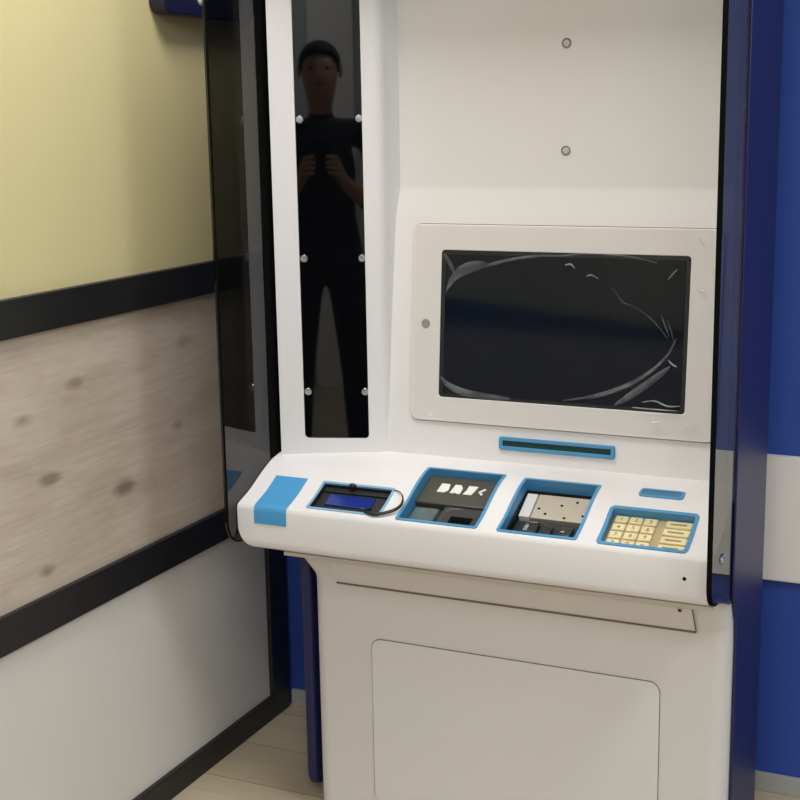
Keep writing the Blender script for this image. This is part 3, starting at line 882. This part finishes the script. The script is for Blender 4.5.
# ------------------------------------------------------------------ the photographer, seen mirrored in the black glass strip
SKIN = mat('skin', srgb(198, 150, 124), 0.5, var=0.04, vscale=20)
SHIRT = mat('black_jersey', srgb(24, 24, 28), 0.85, var=0.1, vscale=30)
JEANS = mat('charcoal_trousers', srgb(34, 35, 42), 0.85, var=0.1, vscale=30)
SHOE = mat('black_shoe', srgb(20, 20, 20), 0.5)
HAIR = mat('dark_hair', srgb(28, 22, 18), 0.7, var=0.2, vscale=80)
EYE = mat('eye_white', srgb(170, 160, 150), 0.4)
PHONE = mat('phone_black', srgb(16, 16, 18), 0.2)
def person(loc, rz):
    V, E_, R_ = [], [], []
    def v(co, r, parent=None):
        V.append(co); R_.append(r if isinstance(r, tuple) else (r, r))
        if parent is not None: E_.append((parent, len(V)-1))
        return len(V)-1
    pel = v((0, 0, .98), (.150, .110))
    bel = v((0, 0, 1.13), (.140, .105), pel)
    che = v((0, 0, 1.30), (.165, .115), bel)
    nb = v((0, -.01, 1.440), (.078, .072), che)
    n0 = v((0, -.004, 1.490), (.050, .052), nb)
    nk = v((0, .004, 1.540), (.047, .050), n0)
    h1 = v((0, .026, 1.602), (.066, .084), nk)
    h2 = v((0, .018, 1.680), (.079, .096), h1)
    h3 = v((0, .010, 1.735), (.060, .074), h2)
    for sx in (-1, 1):
        cl = v((sx*.10, -.005, 1.445), .066, nb)
        sh = v((sx*.190, -.005, 1.420), .060, cl)
        ua = v((sx*.218, .005, 1.26), .050, sh)
        el = v((sx*.232, .030, 1.125), .042, ua)
        fa = v((sx*.165, .150, 1.185), .037, el)
        wr = v((sx*.088, .262, 1.255), (.027, .022), fa)
        pa = v((sx*.064, .305, 1.295), (.030, .017), wr)
        for i in range(4):
            z = 1.288+.019*i
            L = (.86, 1.0, 1.06, .95)[i]
            k1 = v((sx*.060, .334, z+.006), .0095, pa)
            k2 = v((sx*(.060-.020*L), .3465, z+.010), .0085, k1)
            v((sx*(.060-.042*L), .3475, z+.012), .0075, k2)
        t1 = v((sx*.055, .304, 1.318), .0105, pa)
        t2 = v((sx*.042, .311, 1.345), .0095, t1)
        v((sx*.028, .316, 1.366), .0085, t2)
        hp = v((sx*.092, 0, .90), (.088, .095), pel)
        kn = v((sx*.112, .020, .50), .062, hp)
        ca_ = v((sx*.116, -.008, .34), .056, kn)
        an = v((sx*.122, -.015, .095), .042, ca_)
        ft = v((sx*.132, .070, .050), (.044, .040), an)
        v((sx*.142, .165, .034), (.042, .028), ft)
        v((sx*.120, -.055, .040), (.034, .034), an)
    me = bpy.data.meshes.new('b'); me.from_pydata(V, E_, [])
    o = bpy.data.objects.new('tmp', me); COL.objects.link(o)
    sk = o.modifiers.new('skin', 'SKIN'); sk.use_smooth_shade = True; sk.branch_smoothing = .4
    sv = me.skin_vertices[0].data
    for q, r in zip(sv, R_): q.radius = r; q.use_root = False
    sv[0].use_root = True
    sb = o.modifiers.new('sub', 'SUBSURF'); sb.levels = 2; sb.render_levels = 2
    bpy.context.view_layer.update()
    out = bpy.data.meshes.new_from_object(o.evaluated_get(bpy.context.evaluated_depsgraph_get()))
    bpy.data.objects.remove(o)
    # face: nose, brow, chin
    for q in out.vertices:
        p = q.co
        if p.z > 1.56 and p.y > .05:
            d = math.exp(-((p.x/.011)**2+((p.z-1.652)/.020)**2)); p.y += .024*d
            d = math.exp(-((p.x/.040)**2+((p.z-1.700)/.012)**2)); p.y += .007*d
            d = math.exp(-((p.x/.024)**2+((p.z-1.590)/.016)**2)); p.y += .012*d
            for sx in (-1, 1):
                d = math.exp(-(((p.x-sx*.030)/.014)**2+((p.z-1.680)/.010)**2)); p.y -= .008*d
    out.name = 'person'
    me_o = link('person', out, None, None, smooth=True, angle=80)
    mats = [SHIRT, JEANS, SKIN, SHOE]
    for x in mats: me_o.data.materials.append(x)
    for f in out.polygons:
        c_ = f.center
        if c_.z < .085: k = 3
        elif c_.z < 1.0: k = 1
        elif c_.z > 1.512: k = 2
        elif c_.y > .185: k = 2
        else: k = 0
        f.material_index = k
    me_o.location = loc; me_o.rotation_euler = (0, 0, rz)
    # hair cap
    bm = bmesh.new(); bmesh.ops.create_uvsphere(bm, u_segments=28, v_segments=18, radius=1)
    for q in list(bm.verts):
        x, y, z = q.co
        q.co = Vector((x*.081, .006+y*.101, 1.698+z*.088))
    kill = [q for q in bm.verts if q.co.z < 1.712-.0*q.co.y and q.co.y > .03 or q.co.z < 1.655 or (q.co.y > .075 and q.co.z < 1.735)]
    bmesh.ops.delete(bm, geom=kill, context='VERTS')
    h = link('hair', bm_me(bm, recalc=False), HAIR, me_o, 'short dark hair', angle=80)
    sd = h.modifiers.new('solid', 'SOLIDIFY'); sd.thickness = .008
    for sx in (-1, 1):
        bm = bmesh.new(); bmesh.ops.create_uvsphere(bm, u_segments=12, v_segments=8, radius=1)
        for q in bm.verts: q.co = Vector((sx*.079+q.co.x*.009, .010+q.co.y*.017, 1.672+q.co.z*.027))
        link('ear', bm_me(bm), SKIN, me_o)
        bm = bmesh.new(); bmesh.ops.create_uvsphere(bm, u_segments=12, v_segments=8, radius=.0105)
        for q in bm.verts: q.co += Vector((sx*.031, .0885, 1.680))
        link('eye', bm_me(bm), EYE, me_o)
        bm = bmesh.new(); bmesh.ops.create_uvsphere(bm, u_segments=10, v_segments=6, radius=.0062)
        for q in bm.verts: q.co += Vector((sx*.031, .0948, 1.680))
        link('iris', bm_me(bm), HAIR, me_o)
    bm = bmesh.new(); tube(bm, [(-.022, .102, 1.618), (0, .1075, 1.617), (.022, .102, 1.618)], [.002, .0045, .002], 8)
    link('mouth', bm_me(bm), mat('lips', srgb(160, 96, 88), .5), me_o)
    return me_o
PP, PR_ = Vector((-.89, -.02, 0)), math.radians(11)
pr = person(PP, PR_)
tag(pr, 'person in dark top and trousers holding up a phone, mirrored in the black glass strip', 'person')
PM = Matrix.Translation(PP) @ Matrix.Rotation(PR_, 4, 'Z')
ph = plate('smartphone', [rrect(-.0365, .0365, -.076, .076, .010)], .008, PHONE, None, .0015, Matrix.Identity(4))
ph.matrix_world = PM @ Matrix.Translation((0, .3315, 1.352)) @ frame_M((0, 0, 0), (1, 0, 0), (0, 0, 1))
tag(ph, 'black phone held up in both hands of the mirrored person', 'phone')

# ------------------------------------------------------------------ world, view
w = bpy.data.worlds.new('world'); scene.world = w; w.use_nodes = True
w.node_tree.nodes['Background'].inputs[0].default_value = (.6, .62, .65, 1)
w.node_tree.nodes['Background'].inputs[1].default_value = 0.3
vs = scene.view_settings
vs.view_transform = 'Standard'; vs.look = 'None'; vs.gamma = 1; vs.exposure = 0.07
vs.use_curve_mapping = False
